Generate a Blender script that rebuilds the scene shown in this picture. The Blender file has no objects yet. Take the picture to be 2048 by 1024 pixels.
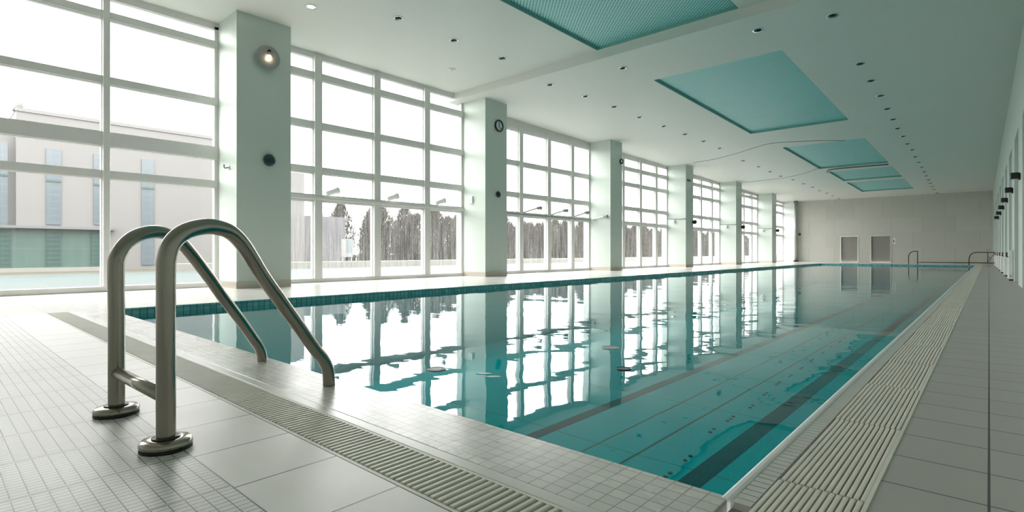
import bpy, bmesh, math, random
from mathutils import Vector, Matrix
random.seed(7)
PI = math.pi
SC = bpy.context.scene
COL = SC.collection

# ------------------------------------------------------------------ camera
F = 1063.0; UC = 1024.0; VC = 505.0; HC = 0.85
YAW = math.atan(954.0 / F)
CA, SA = math.cos(YAW), math.sin(YAW)
def ray(u, v):
    a = (u - UC) / F; b = (VC - v) / F
    return Vector((-SA + CA * a, CA + SA * a, b))
def onX(u, v, X):
    r = ray(u, v); t = X / r.x
    return Vector((X, r.y * t, HC + r.z * t))
def onY(u, v, Y):
    r = ray(u, v); t = Y / r.y
    return Vector((r.x * t, Y, HC + r.z * t))
def onZ(u, v, Z):
    r = ray(u, v); t = (Z - HC) / r.z
    return Vector((r.x * t, r.y * t, Z))
YS = 12.75                       # step in the ceiling
H1 = HC + 5.68
def ceil_z(y):
    return H1 if y < YS else HC + 5.42 - 0.0183 * (y - 13.0)
SLOPE = math.atan(0.0183)
def onC(u, v):
    p = onZ(u, v, H1)
    if p.y < YS: return p
    r = ray(u, v)
    # HC + r.z t = HC+5.42-.0183*(r.y t - 13)
    t = (5.42 + 0.0183 * 13.0) / (r.z + 0.0183 * r.y)
    return Vector((r.x * t, r.y * t, HC + r.z * t))

cam_d = bpy.data.cameras.new('camera'); cam = bpy.data.objects.new('camera', cam_d); COL.objects.link(cam)
cam_d.sensor_width = 36.0; cam_d.lens = 36.0 * F / 2048.0; cam_d.shift_y = -(512 - VC) / 2048.0
cam_d.clip_end = 600; cam_d.clip_start = 0.02
cam.location = (0, 0, HC); cam.rotation_euler = (PI / 2, 0, YAW)
SC.camera = cam

# ------------------------------------------------------------------ mesh builder
ORIG = {}
class MB:
    def __init__(s): s.v = []; s.f = []; s.sm = []
    def add(s, vs, fs, smooth=False):
        n = len(s.v); s.v += [Vector(p) for p in vs]
        for f in fs: s.f.append([i + n for i in f]); s.sm.append(smooth)
        return s
    def box(s, x0, x1, y0, y1, z0, z1):
        return s.hexa([(x0,y0,z0),(x1,y0,z0),(x1,y1,z0),(x0,y1,z0),(x0,y0,z1),(x1,y0,z1),(x1,y1,z1),(x0,y1,z1)])
    def hexa(s, p):
        return s.add(p, [(0,3,2,1),(4,5,6,7),(0,1,5,4),(1,2,6,5),(2,3,7,6),(3,0,4,7)])
    def cbox(s, x0, x1, y0, y1, z0, z1, c=0.01):      # box with chamfered edges
        bm = bmesh.new()
        bmesh.ops.create_cube(bm, size=1)
        for q in bm.verts: q.co = Vector((x0 + (q.co.x + .5) * (x1 - x0), y0 + (q.co.y + .5) * (y1 - y0), z0 + (q.co.z + .5) * (z1 - z0)))
        bmesh.ops.bevel(bm, geom=list(bm.edges), offset=c, segments=2, profile=0.5, affect='EDGES')
        bm.verts.index_update()
        s.add([q.co.copy() for q in bm.verts], [[q.index for q in f.verts] for f in bm.faces])
        bm.free(); return s
    def tube(s, pts, r, n=10, cap=True, smooth=True):
        pts = [Vector(p) for p in pts]; rs = r if isinstance(r, (list, tuple)) else [r] * len(pts)
        vs = []; fs = []; up = None
        for i, p in enumerate(pts):
            a = pts[max(i - 1, 0)]; b = pts[min(i + 1, len(pts) - 1)]
            t = (b - a).normalized()
            if up is None:
                up = Vector((0, 0, 1)) if abs(t.z) < .9 else Vector((1, 0, 0))
            e1 = (up - t * up.dot(t)).normalized(); up = e1; e2 = t.cross(e1)
            for k in range(n):
                an = 2 * PI * k / n
                vs.append(p + (e1 * math.cos(an) + e2 * math.sin(an)) * rs[i])
        for i in range(len(pts) - 1):
            for k in range(n):
                k2 = (k + 1) % n
                fs.append((i*n+k, i*n+k2, (i+1)*n+k2, (i+1)*n+k))
        m = len(s.v); s.add(vs, fs, smooth)
        if cap:
            s.f.append([m + k for k in range(n)][::-1]); s.sm.append(False)
            e = m + (len(pts) - 1) * n
            s.f.append([e + k for k in range(n)]); s.sm.append(False)
        return s
    def lathe(s, prof, M=None, n=28, smooth=True, cap=True, sx=1, sy=1):   # prof = [(r,z)...], axis z, M places it
        M = M or Matrix.Identity(4); vs = []; fs = []
        for r, z in prof:
            for k in range(n):
                an = 2 * PI * k / n
                vs.append(M @ Vector((r * math.cos(an) * sx, r * math.sin(an) * sy, z)))
        for i in range(len(prof) - 1):
            for k in range(n):
                k2 = (k + 1) % n
                fs.append((i*n+k, i*n+k2, (i+1)*n+k2, (i+1)*n+k))
        m = len(s.v); s.add(vs, fs, smooth)
        if cap:
            s.f.append([m + k for k in range(n)][::-1]); s.sm.append(False)
            e = m + (len(prof) - 1) * n
            s.f.append([e + k for k in range(n)]); s.sm.append(False)
        return s
    def prism(s, poly, M, h):          # poly 2D extruded 0..h in z then placed by M
        n = len(poly)
        vs = [M @ Vector((x, y, 0)) for x, y in poly] + [M @ Vector((x, y, h)) for x, y in poly]
        fs = [list(range(n))[::-1], [n + i for i in range(n)]] + [(i, (i+1) % n, n + (i+1) % n, n + i) for i in range(n)]
        return s.add(vs, fs)
    def build(s, name, mat, parent=None, origin=None):
        o0 = Vector(origin) if origin is not None else (ORIG[parent.name] if parent else Vector((0, 0, 0)))
        me = bpy.data.meshes.new(name)
        me.from_pydata([tuple(p - o0) for p in s.v], [], s.f)
        me.polygons.foreach_set('use_smooth', s.sm)
        bm = bmesh.new(); bm.from_mesh(me); bmesh.ops.recalc_face_normals(bm, faces=bm.faces); bm.to_mesh(me); bm.free()
        me.materials.append(mat); me.update()
        o = bpy.data.objects.new(name, me); COL.objects.link(o)
        if parent: o.parent = parent
        else: o.location = o0
        ORIG[o.name] = o0
        return o

def tag(o, label, cat, group=None, kind=None):
    o['label'] = label; o['category'] = cat
    if group: o['group'] = group
    if kind: o['kind'] = kind
    return o
def thing(name, loc, label, cat, group=None):
    o = bpy.data.objects.new(name, None); COL.objects.link(o); o.location = loc
    o.empty_display_size = .1
    ORIG[o.name] = Vector(loc)
    return tag(o, label, cat, group)
def struct(o, label=None):
    o['kind'] = 'structure'
    if label: o['label'] = label
    return o
def copy_tree(o, parent=None):
    c = o.copy(); COL.objects.link(c)
    if parent: c.parent = parent
    for ch in list(o.children): copy_tree(ch, c)
    return c
ORD = ['first','second','third','fourth','fifth','sixth','seventh','eighth','ninth','tenth','eleventh','twelfth','thirteenth','fourteenth','fifteenth','sixteenth','seventeenth','eighteenth','nineteenth','twentieth','twenty-first','twenty-second','twenty-third','twenty-fourth','twenty-fifth','twenty-sixth','twenty-seventh','twenty-eighth']
def catmull(P, k=6):
    P = [Vector(p) for p in P]; Q = [P[0] * 2 - P[1]] + P + [P[-1] * 2 - P[-2]]; out = []
    for i in range(1, len(Q) - 2):
        a, b, c, d = Q[i-1:i+3]
        for j in range(k):
            t = j / k
            out.append(.5 * ((2*b) + (c-a)*t + (2*a-5*b+4*c-d)*t*t + (3*b-a-3*c+d)*t*t*t))
    return out + [P[-1]]

# ------------------------------------------------------------------ materials
class NT:
    def __init__(s, name):
        m = bpy.data.materials.new(name); m.use_nodes = True; s.m = m; s.t = m.node_tree
        s.t.nodes.clear(); s.out = s.n('ShaderNodeOutputMaterial')
    def n(s, k, **kw):
        q = s.t.nodes.new(k)
        for a, b in kw.items(): setattr(q, a, b)
        return q
    def l(s, a, b): s.t.links.new(a, b)
    def setin(s, sock, v):
        if isinstance(v, bpy.types.NodeSocket): s.l(v, sock)
        else: sock.default_value = v
    def math(s, op, a, b=0.0, c=0.0):
        q = s.n('ShaderNodeMath', operation=op)
        for i, x in enumerate((a, b, c)): s.setin(q.inputs[i], x)
        return q.outputs[0]
    def mix(s, f, a, b):
        q = s.n('ShaderNodeMix', data_type='RGBA'); s.setin(q.inputs[0], f)
        for i, x in ((6, a), (7, b)): s.setin(q.inputs[i], x if isinstance(x, bpy.types.NodeSocket) else (*x[:3], 1))
        return q.outputs[2]
    def pos(s):
        g = s.n('ShaderNodeTexCoord'); x = s.n('ShaderNodeSeparateXYZ'); s.l(g.outputs['Object'], x.inputs[0])
        s.co = g.outputs['Object']; return x.outputs
    def noise(s, scale, detail=3, vec=None, sc=None, rough=.5):
        q = s.n('ShaderNodeTexNoise'); q.inputs['Scale'].default_value = scale; q.inputs['Detail'].default_value = detail
        q.inputs['Roughness'].default_value = rough
        if vec is None: vec = s.n('ShaderNodeTexCoord').outputs['Object']
        if sc:
            mp = s.n('ShaderNodeMapping'); mp.inputs['Scale'].default_value = sc; s.l(vec, mp.inputs['Vector']); vec = mp.outputs[0]
        s.l(vec, q.inputs['Vector']); return q.outputs['Fac']
    def ramp(s, f, stops):
        q = s.n('ShaderNodeValToRGB'); s.setin(q.inputs[0], f); e = q.color_ramp.elements
        while len(e) < len(stops): e.new(.5)
        for i, (p, c) in enumerate(stops):
            e[i].position = p; e[i].color = (*c[:3], 1) if not isinstance(c, (int, float)) else (c, c, c, 1)
        return q.outputs[0]
    def joint(s, x, period, off, w):       # 1 on joint lines
        a = s.math('FRACT', s.math('DIVIDE', s.math('SUBTRACT', x, off), period))
        d = s.math('ABSOLUTE', s.math('SUBTRACT', a, .5))
        return s.math('GREATER_THAN', d, .5 - w / 2 / period)
    def cell(s, x, period, off):
        return s.math('FLOOR', s.math('DIVIDE', s.math('SUBTRACT', x, off), period))
    def rnd(s, a, b):
        c = s.n('ShaderNodeCombineXYZ'); s.setin(c.inputs[0], a); s.setin(c.inputs[1], b)
        w = s.n('ShaderNodeTexWhiteNoise', noise_dimensions='2D'); s.l(c.outputs[0], w.inputs['Vector']); return w.outputs['Value']
    def bsdf(s, col, rough=.5, metal=0, spec=.5, normal=None, emit=None, estr=0, coat=0):
        b = s.n('ShaderNodeBsdfPrincipled')
        s.setin(b.inputs['Base Color'], col if isinstance(col, bpy.types.NodeSocket) else (*col[:3], 1))
        s.setin(b.inputs['Roughness'], rough); s.setin(b.inputs['Metallic'], metal)
        b.inputs['Specular IOR Level'].default_value = spec; b.inputs['Coat Weight'].default_value = coat
        if normal is not None: s.l(normal, b.inputs['Normal'])
        if emit: b.inputs['Emission Color'].default_value = (*emit, 1); b.inputs['Emission Strength'].default_value = estr
        s.l(b.outputs[0], s.out.inputs[0]); return b
    def bump(s, h, strength=.3, dist=.01):
        q = s.n('ShaderNodeBump'); q.inputs['Strength'].default_value = strength; q.inputs['Distance'].default_value = dist
        s.l(h, q.inputs['Height']); return q.outputs[0]

def plain(name, col, rough=.5, metal=0, var=.06, nscale=4, spec=.5, bump=0, emit=None, estr=0, coat=0):
    n = NT(name)
    c = n.mix(n.noise(nscale, 4), [x * (1 - var) for x in col], [min(1, x * (1 + var)) for x in col])
    nb = n.bump(n.noise(nscale * 30, 2), bump, .002) if bump else None
    n.bsdf(c, rough, metal, spec, nb, emit, estr, coat); return n.m

M = {}
M['ceiling'] = plain('ceiling_paint', (.745, .755, .71), .55, var=.015, nscale=.6)
M['wall'] = plain('wall_paint', (.585, .655, .60), .45, var=.02, nscale=.8)
M['wallw'] = plain('white_wall_paint', (.76, .79, .765), .5, var=.02, nscale=.8)
M['white'] = plain('white_enamel', (.85, .86, .85), .35, var=.02)
M['frame'] = plain('window_frame_aluminium', (.71, .70, .68), .4, .0, var=.03)
M['dark'] = plain('black_plastic', (.015, .016, .017), .35, var=.1)
M['darkteal'] = plain('dark_tinted_disc', (.02, .045, .055), .12, var=.1)
M['skirt'] = plain('brushed_steel_skirting', (.50, .46, .40), .35, .45, var=.08, nscale=9)
M['chrome'] = plain('chrome', (.75, .75, .76), .15, 1.0, var=.03)
M['greydisc'] = plain('grey_satin_disc', (.30, .32, .31), .38, .2, var=.04)
M['bulb'] = plain('warm_bulb', (1, .9, .75), .3, emit=(1, .68, .38), estr=14)
M['bulb2'] = plain('warm_lamp_lens', (1, .95, .85), .3, emit=(1, .82, .6), estr=7)
M['door'] = plain('grey_brown_door', (.27, .255, .235), .4, var=.05, nscale=2)
M['rail_dark'] = plain('dark_bronze_rail', (.06, .045, .045), .3, .6, var=.1)
M['cable'] = plain('dark_joint_line', (.16, .19, .18), .6)
M['teal_lip'] = plain('teal_green_lip', (.20, .46, .41), .5, var=.04)  # teal reflected in the recess edge, painted as the lip colour
M['gasket'] = plain('black_rubber', (.012, .012, .012), .6)
M['glass_mirror'] = plain('pale_dial_glass', (.62, .68, .67), .08, var=.2, nscale=8)

def steel():
    n = NT('brushed_stainless_steel')
    f = n.noise(60, 3, sc=(1, 1, .06)); g = n.noise(2.5, 4)
    c = n.mix(g, (.29, .26, .22), (.41, .375, .325))
    n.bsdf(c, n.math('ADD', n.math('MULTIPLY', f, .14), .14), 1.0, normal=n.bump(f, .04, .001)); return n.m
M['steel'] = steel()

def tiles(name, px, ox, py, oy, w, cols, joint, rough=.4, nsc=6, var=.25, band=None, bump=.4, spec=.5, coat=0, rvar=.15):
    n = NT(name); p = n.pos()
    jx = n.joint(p[0], px, ox, w); jy = n.joint(p[1], py, oy, w)
    j = n.math('MAXIMUM', jx, jy)
    r = n.rnd(n.cell(p[0], px, ox), n.cell(p[1], py, oy))
    nz = n.noise(nsc, 5, rough=.6)
    f = n.math('ADD', n.math('MULTIPLY', r, var), n.math('MULTIPLY', nz, 1 - var))
    c = n.mix(f, cols[0], cols[1])
    c = n.mix(j, c, joint)
    h = n.math('SUBTRACT', 1.0, j)
    if band:
        jb = n.joint(p[0], *band[:3]); c = n.mix(jb, c, band[3])
    ro = n.math('ADD', n.math('MULTIPLY', n.noise(nsc * .4, 4), rvar), rough)
    nb = n.bump(n.math('ADD', h, n.math('MULTIPLY', n.noise(140, 2), .25)), bump, .0015)
    n.bsdf(c, ro, spec=spec, normal=nb, coat=coat); return n.m

M['mosaic_floor'] = tiles('deck_mosaic', .0314, -2.06, .05, .757, .0038, ((.66, .64, .61), (.76, .735, .70)), (.13, .128, .12), .32, 3, .45,
                          band=(.44, -2.06, .020, (.36, .355, .34)))
M['stone'] = tiles('deck_stone_tile', .43, -2.46, .408, .757, .008, ((.72, .69, .64), (.83, .795, .74)), (.075, .07, .062), .30, 5, .2)
M['coping'] = tiles('coping_mosaic', .066, -.67, .0595, 1.493, .0045, ((.60, .575, .53), (.80, .77, .71)), (.33, .32, .30), .20, 7, .6, bump=.6)
M['edge'] = plain('gutter_edge_stone', (.66, .64, .60), .3, var=.08, nscale=6)
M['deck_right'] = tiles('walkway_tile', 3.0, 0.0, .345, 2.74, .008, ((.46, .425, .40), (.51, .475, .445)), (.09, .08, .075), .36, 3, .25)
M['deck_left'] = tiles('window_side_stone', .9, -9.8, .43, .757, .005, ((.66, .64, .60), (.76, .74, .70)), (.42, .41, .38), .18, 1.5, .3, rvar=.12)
M['grate'] = plain('grate_slat', (.68, .655, .56), .42, var=.1, nscale=7)
M['grate_r'] = plain('right_grate_slat', (.84, .79, .70), .38, var=.08, nscale=5)
M['channel'] = plain('gutter_channel', (.30, .28, .24), .6)

def farwall():
    n = NT('far_wall_panels'); p = n.pos()
    row = n.cell(p[2], 1.25, 0)
    xo = n.math('ADD', p[0], n.math('MULTIPLY', n.math('FLOORED_MODULO', row, 2.0), .62))
    jx = n.joint(xo, 2.05, .1, .02); jy = n.joint(p[2], 1.25, 0, .012)
    r = n.rnd(n.cell(xo, 2.05, .1), row)
    c = n.mix(n.math('ADD', n.math('MULTIPLY', r, .6), n.math('MULTIPLY', n.noise(1.2, 4), .4)), (.53, .525, .48), (.60, .59, .545))
    c = n.mix(n.math('MULTIPLY', n.math('MAXIMUM', jx, n.math('MULTIPLY', jy, .4)), .75), c, (.35, .35, .31))
    n.bsdf(c, .5); return n.m
M['farwall'] = farwall()

def basin():
    n = NT('teal_pool_tile'); p = n.pos()
    c = n.mix(n.noise(.5, 3), (.006, .80, .90), (.01, .85, .93))
    # broad panel joints across the floor
    g = n.n('ShaderNodeNewGeometry'); sx = n.n('ShaderNodeSeparateXYZ'); n.l(g.outputs['Normal'], sx.inputs[0])
    flat = n.math('GREATER_THAN', sx.outputs[2], .5)
    wob = n.math('ADD', p[1], n.math('MULTIPLY', n.noise(.6, 1), .2))
    jf = n.math('MULTIPLY', n.joint(wob, 2.45, .9, .022), flat)
    c = n.mix(n.math('MULTIPLY', jf, .55), c, (.01, .16, .19))
    # small wall mosaic: joints on the upright faces
    wall = n.math('MULTIPLY', n.math('SUBTRACT', 1.0, flat), n.math('GREATER_THAN', p[2], -.19))
    s = n.math('ADD', p[0], p[1])
    jw = n.math('MULTIPLY', n.math('MAXIMUM', n.joint(s, .10, 0, .014), n.joint(p[2], .075, -.0375, .008)), wall)
    rr = n.rnd(n.cell(s, .10, 0), n.cell(p[2], .075, -.0375))
    cw = n.mix(rr, (.09, .36, .38), (.22, .52, .52))
    c = n.mix(wall, c, cw)
    c = n.mix(n.math('MULTIPLY', jw, .8), c, (.015, .12, .15))
    n.bsdf(c, .25); return n.m
M['basin'] = basin()
M['lane'] = plain('dark_lane_tile', (.006, .045, .075), .3, var=.1, nscale=2)
M['thin_line'] = plain('thin_brown_joint', (.12, .20, .17), .4)

def water():
    n = NT('pool_water'); p = n.pos()
    n1 = n.noise(1.0, 2.5, sc=(.55, .9, 1), rough=.45)
    n2 = n.noise(5.5, 2, sc=(.8, .8, 1))
    h = n.math('ADD', n1, n.math('MULTIPLY', n2, .05))
    b = n.n('ShaderNodeBump'); b.inputs['Strength'].default_value = 1.0; b.inputs['Distance'].default_value = .010; n.l(h, b.inputs['Height'])
    fr = n.n('ShaderNodeFresnel'); fr.inputs['IOR'].default_value = 1.28; n.l(b.outputs[0], fr.inputs['Normal'])
    tr = n.n('ShaderNodeBsdfTransparent'); tr.inputs['Color'].default_value = (.40, .985, .99, 1)
    gl = n.n('ShaderNodeBsdfGlossy'); gl.inputs['Roughness'].default_value = .0; gl.inputs['Color'].default_value = (.96, 1, 1, 1); n.l(b.outputs[0], gl.inputs['Normal'])
    mx = n.n('ShaderNodeMixShader'); n.l(fr.outputs[0], mx.inputs[0]); n.l(tr.outputs[0], mx.inputs[1]); n.l(gl.outputs[0], mx.inputs[2])
    n.l(mx.outputs[0], n.out.inputs[0]); return n.m
M['water'] = water()

def glass(name, dirt):
    n = NT(name)
    tr = n.n('ShaderNodeBsdfTransparent'); tr.inputs['Color'].default_value = (.97, .985, .98, 1)
    gl = n.n('ShaderNodeBsdfGlossy'); gl.inputs['Roughness'].default_value = .02
    mx = n.n('ShaderNodeMixShader'); mx.inputs[0].default_value = .035; n.l(tr.outputs[0], mx.inputs[1]); n.l(gl.outputs[0], mx.inputs[2])
    df = n.n('ShaderNodeBsdfTranslucent'); df.inputs['Color'].default_value = (.42, .42, .40, 1)
    p = n.pos()
    st = n.noise(9, 4, vec=n.co, sc=(1, 2.2, .10), rough=.7)          # vertical run-off streaks
    dr = n.noise(38, 2, vec=n.co, sc=(1, 1, .7))                      # droplets
    low = n.math('SUBTRACT', 1.0, n.math('MINIMUM', 1.0, n.math('DIVIDE', n.math('MAXIMUM', 0.0, p[2]), 4.0)))
    f = n.math('MULTIPLY', n.ramp(st, [(.42, 0.05), (.68, 1.0)]), n.ramp(dr, [(.40, .25), (.62, 1.0)]))
    f = n.math('MULTIPLY', n.math('MULTIPLY', f, low), dirt)
    f = n.math('ADD', f, .012)
    m2 = n.n('ShaderNodeMixShader'); n.l(f, m2.inputs[0]); n.l(mx.outputs[0], m2.inputs[1]); n.l(df.outputs[0], m2.inputs[2])
    n.l(m2.outputs[0], n.out.inputs[0]); return n.m
M['glass_clean'] = glass('clear_glass', .02)
M['glass_wet'] = glass('condensation_glass', .30)

def perforated():
    n = NT('perforated_teal_panel'); p = n.pos()
    per = .105
    u = n.math('DIVIDE', n.math('ADD', p[0], p[1]), per * 1.0); v = n.math('DIVIDE', n.math('SUBTRACT', p[0], p[1]), per * 1.0)
    du = n.math('SUBTRACT', n.math('FRACT', u), .5); dv = n.math('SUBTRACT', n.math('FRACT', v), .5)
    rr = n.math('SQRT', n.math('ADD', n.math('MULTIPLY', du, du), n.math('MULTIPLY', dv, dv)))
    hole = n.math('LESS_THAN', rr, .34)
    seam = n.joint(p[1], 2.3, 0, .03)
    c = n.mix(n.noise(.8, 3), (.40, .78, .76), (.46, .83, .81))
    c = n.mix(hole, c, (.06, .30, .31))
    c = n.mix(n.math('MULTIPLY', seam, .35), c, (.2, .45, .43))
    n.bsdf(c, .45); return n.m
M['perf'] = perforated()

M['bld'] = None
def bld():
    n = NT('pale_panel_facade'); p = n.pos()
    j = n.math('MAXIMUM', n.joint(p[2], .62, 0, .018), n.math('MULTIPLY', n.joint(p[1], 2.4, 0, .03), .5))
    c = n.mix(n.noise(.7, 5, sc=(1, .3, 3)), (.115, .112, .108), (.128, .125, .12))
    c = n.mix(n.math('MULTIPLY', j, .28), c, (.13, .13, .125))
    n.bsdf(c, .6); return n.m
M['bld'] = bld()
M['blockgrey'] = plain('grey_block_render', (.10, .10, .107), .7, var=.08, nscale=1)
def striped(name, a, b, per, w=.06):
    n = NT(name); p = n.pos(); j = n.math('MAXIMUM', n.joint(p[2], per, 0, w), n.joint(p[1], .42, 0, .03))
    n.bsdf(n.mix(n.math('MULTIPLY', j, .6), n.mix(n.noise(1.2, 3), a, [x * 1.3 for x in a]), b), .25); return n.m
M['bldwin'] = striped('pale_blue_glazing', (.062, .078, .09), (.10, .115, .12), .34)
M['shop'] = striped('green_shopfront_glass', (.045, .075, .066), (.08, .10, .095), 1.1)
M['shopdark'] = striped('dark_green_screen', (.02, .043, .038), (.05, .08, .07), .22)
M['outpave'] = plain('wet_outdoor_paving', (.072, .09, .088), .7, var=.12, nscale=.8, spec=.12)
M['kerb'] = plain('pale_kerb', (.17, .168, .15), .6)
M['grassy'] = plain('dry_winter_grass', (.055, .052, .033), .9, var=.35, nscale=1.5)
M['bark'] = plain('bark', (.028, .024, .02), .9, var=.3)
M['twig'] = plain('bare_twigs', (.04, .034, .028), .9, var=.4, nscale=2)
M['twig2'] = plain('olive_twigs', (.044, .043, .028), .9, var=.4, nscale=2)
M['evergreen'] = plain('evergreen_leaf', (.042, .038, .03), .8, var=.5, nscale=3)
M['sign'] = plain('white_sign_board', (.2, .205, .205), .5)
M['signp'] = plain('sign_pictogram', (.05, .055, .06), .5)
M['signb'] = plain('pale_blue_sign_face', (.13, .165, .175), .5)
M['reflection_pale'] = plain('pale_reflection_tone', (.62, .66, .65), .4)  # pale tone of a lamp reflection, put into the disc colour

# ------------------------------------------------------------------ setting: floors
XL = -14.3; XC = -13.1; PX0, PX1, PY0, PY1 = -9.8, -.67, 1.85, 47.0
YB, YF = -4.0, 54.0
WZ = -.10; BZ = -1.55
def wall_x(y): return .55 - .0100 * (y - 22.0)
def flr(name, x0, x1, y0, y1, mat, z1=0.0, z0=-.2):
    return struct(MB().box(x0, x1, y0, y1, z0, z1).build(name, mat))
XR = 1.2
flr('floor', XL - .2, XR, YB, .757, M['mosaic_floor'])
flr('floor', PX0, -.30, .757, 1.165, M['stone'])
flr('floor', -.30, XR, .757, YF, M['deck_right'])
flr('floor', XL - .2, PX0, .757, YF, M['deck_left'])
flr('floor', PX0, -.30, PY1, YF, M['deck_left'])
struct(MB().cbox(PX0, -.67, 1.43, 1.493, -.2, .002, .004).build('trim_1', M['edge']))
struct(MB().cbox(PX0, -.67, 1.493, PY0 + .034, -.06, 0.0, .006).build('floor_coping', M['coping']))

# near drain grate: cross slats in a channel
g = thing('drain_grate', (-5.2, 1.3, -.03), 'beige slatted overflow grate along the near pool edge behind the handrail', 'drain grate')
ch = MB().box(PX0, -.67, 1.165, 1.43, -.2, -.03)
ch.build('channel', M['channel'], g)
fm = MB().box(PX0, -.67, 1.165, 1.180, -.03, .001).box(PX0, -.67, 1.415, 1.43, -.03, .001)
fm.build('border', M['grate'], g)
sl = MB(); x = PX0 + .02
def slat(mb, x0, x1, y0, y1, z0, z1, c):
    mb.add([(x0,y0+c,z0),(x1,y0+c,z0),(x1,y1-c,z0),(x0,y1-c,z0),(x0,y0+c*.2,z1-c),(x1,y0+c*.2,z1-c),(x1,y1-c*.2,z1-c),(x0,y1-c*.2,z1-c),
            (x0+c,y0+c,z1),(x1-c,y0+c,z1),(x1-c,y1-c,z1),(x0+c,y1-c,z1)],
           [(0,1,5,4),(1,2,6,5),(2,3,7,6),(3,0,4,7),(4,5,9,8),(5,6,10,9),(6,7,11,10),(7,4,8,11),(8,9,10,11),(3,2,1,0)])
while x < -.70:
    slat(sl, x, x + .0215, 1.182, 1.413, -.03, .004, .004); x += .034
sl.build('slats', M['grate'], g)

# right-hand grate: long slats, panels about a metre long
g = thing('drain_grate', (-.45, 24, -.03), 'long beige overflow grate with lengthwise slats between pool and walkway', 'drain grate')
MB().box(-.655, -.30, 1.17, PY1, -.2, -.024).build('channel', M['channel'], g)
MB().cbox(-.694, -.656, PY0, PY1, -.06, .006, .012).build('nosing', M['white'], g)
rt = MB(); y = PY0
while y < PY1 - .02:                                   # the little mosaic strip beside the nosing
    L = .045 if y < 9 else PY1 - y
    rt.box(-.653, -.592, y + .003, min(y + L - .003, PY1), -.024, .001); y += L
rt.build('tile_strip', M['edge'], g)
MB().box(-.313, -.300, 1.17, PY1, -.024, .003).build('border', M['grate_r'], g)
rs = MB(); y = 1.17; k = 0; NS = 13
xs0, xs1 = -.588, -.315; pit = (xs1 - xs0) / NS
while y < PY1:
    y2 = min(y + .98, PY1)
    off = (.25 if k % 2 else 0) * pit
    for i in range(NS):
        a = xs0 + i * pit + off
        slat(rs, a + .002, a + pit * .80, y + .004, y2 - .004, -.024, .003, .003)
    y += .98; k += 1
rs.build('slats', M['grate_r'], g)
struct(MB().box(-.67, -.30, 1.165, 1.17, -.2, .001).build('trim_2', M['edge']))

# ------------------------------------------------------------------ pool
pb = MB()
pb.box(PX0 - .1, PX1 + .1, PY0 - .1, PY1 + .1, BZ - .2, BZ)
pb.box(PX0 - .0, PX0 + .03, PY0, PY1, BZ, -.004).box(PX1 - .02, PX1 - .001, PY0, PY1, BZ, -.06)
pb.box(PX0 + .03, PX1 - .03, PY0, PY0 + .03, BZ, -.02).box(PX0 + .03, PX1 - .03, PY1 - .03, PY1, BZ, -.004)
pool = struct(pb.build('pool_basin', M['basin']))
def mark(name, x0, x1, mat, y0=PY0 + .1, y1=PY1 - 1.5):
    MB().box(x0, x1, y0, y1, BZ, BZ + .006).build(name, mat, pool)
mark('lane_marking', -2.43, -2.19, M['lane'])
mark('lane_marking', -4.52, -4.34, M['lane'])
mark('floor_joint', -3.13, -3.105, M['thin_line'])
mark('floor_joint', -3.66, -3.645, M['thin_line'])
w = MB().add([(PX0 + .03, PY0 + .03, WZ), (PX1 - .03, PY0 + .03, WZ), (PX1 - .03, PY1 - .03, WZ), (PX0 + .03, PY1 - .03, WZ)], [(0, 1, 2, 3)])
wo = w.build('pool_water', M['water']); tag(wo, 'still teal pool water mirroring the tall windows', 'water', kind='stuff')

pts = [(1332,955),(1380,915),(1428,860),(1462,838),(1506,812),(1533,787),(1557,767),(1583,751),(1605,736),(1624,721),(1647,705),(1664,693),(1680,684),(1690,675)]
for i, (u, v) in enumerate(pts):
    p = onZ(u, v, BZ)
    o = thing('floor_inlet', (p.x, p.y, BZ), '%s dark inlet cluster on the pool floor counted from the near edge' % ORD[i], 'pool inlet', 'inlets on the pool floor')
    for dy in ((0, .16) if i % 3 else (0, .13, .26)):
        MB().lathe([(.026, 0), (.026, .008), (.018, .014)], Matrix.Translation((p.x - dy * .05, p.y + dy - .13, BZ)), 12).build('inlet_cap', M['lane'], o)

# reflections of lights on the water, added as small solid pieces
def reflection_disc(u, v, r, lab, mesh=True, mat='reflection_pale'):  # solid mesh disc in place of a lamp reflection
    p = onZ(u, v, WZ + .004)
    t = thing('painted_reflection', (p.x, p.y, WZ), lab, 'modelled reflection', 'reflections modelled as small discs on the pool')
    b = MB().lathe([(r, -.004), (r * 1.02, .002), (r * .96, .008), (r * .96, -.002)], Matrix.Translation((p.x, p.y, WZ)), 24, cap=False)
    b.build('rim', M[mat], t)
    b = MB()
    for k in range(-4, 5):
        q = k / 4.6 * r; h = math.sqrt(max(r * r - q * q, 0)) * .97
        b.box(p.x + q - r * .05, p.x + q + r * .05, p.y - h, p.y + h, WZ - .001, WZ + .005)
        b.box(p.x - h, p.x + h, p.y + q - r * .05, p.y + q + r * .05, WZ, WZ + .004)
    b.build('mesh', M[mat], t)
reflection_disc(873, 738, .075, 'small round mesh disc modelled as a lamp reflection on the bright water before the second pillar reflection', mat='greydisc')
reflection_disc(1221, 695, .085, 'pale oval lamp reflection modelled as a mesh disc on the third pillar reflection')
reflection_disc(1247, 737, .06, 'small dark reflection modelled as a mesh disc below the pale one', mat='lane')
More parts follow.
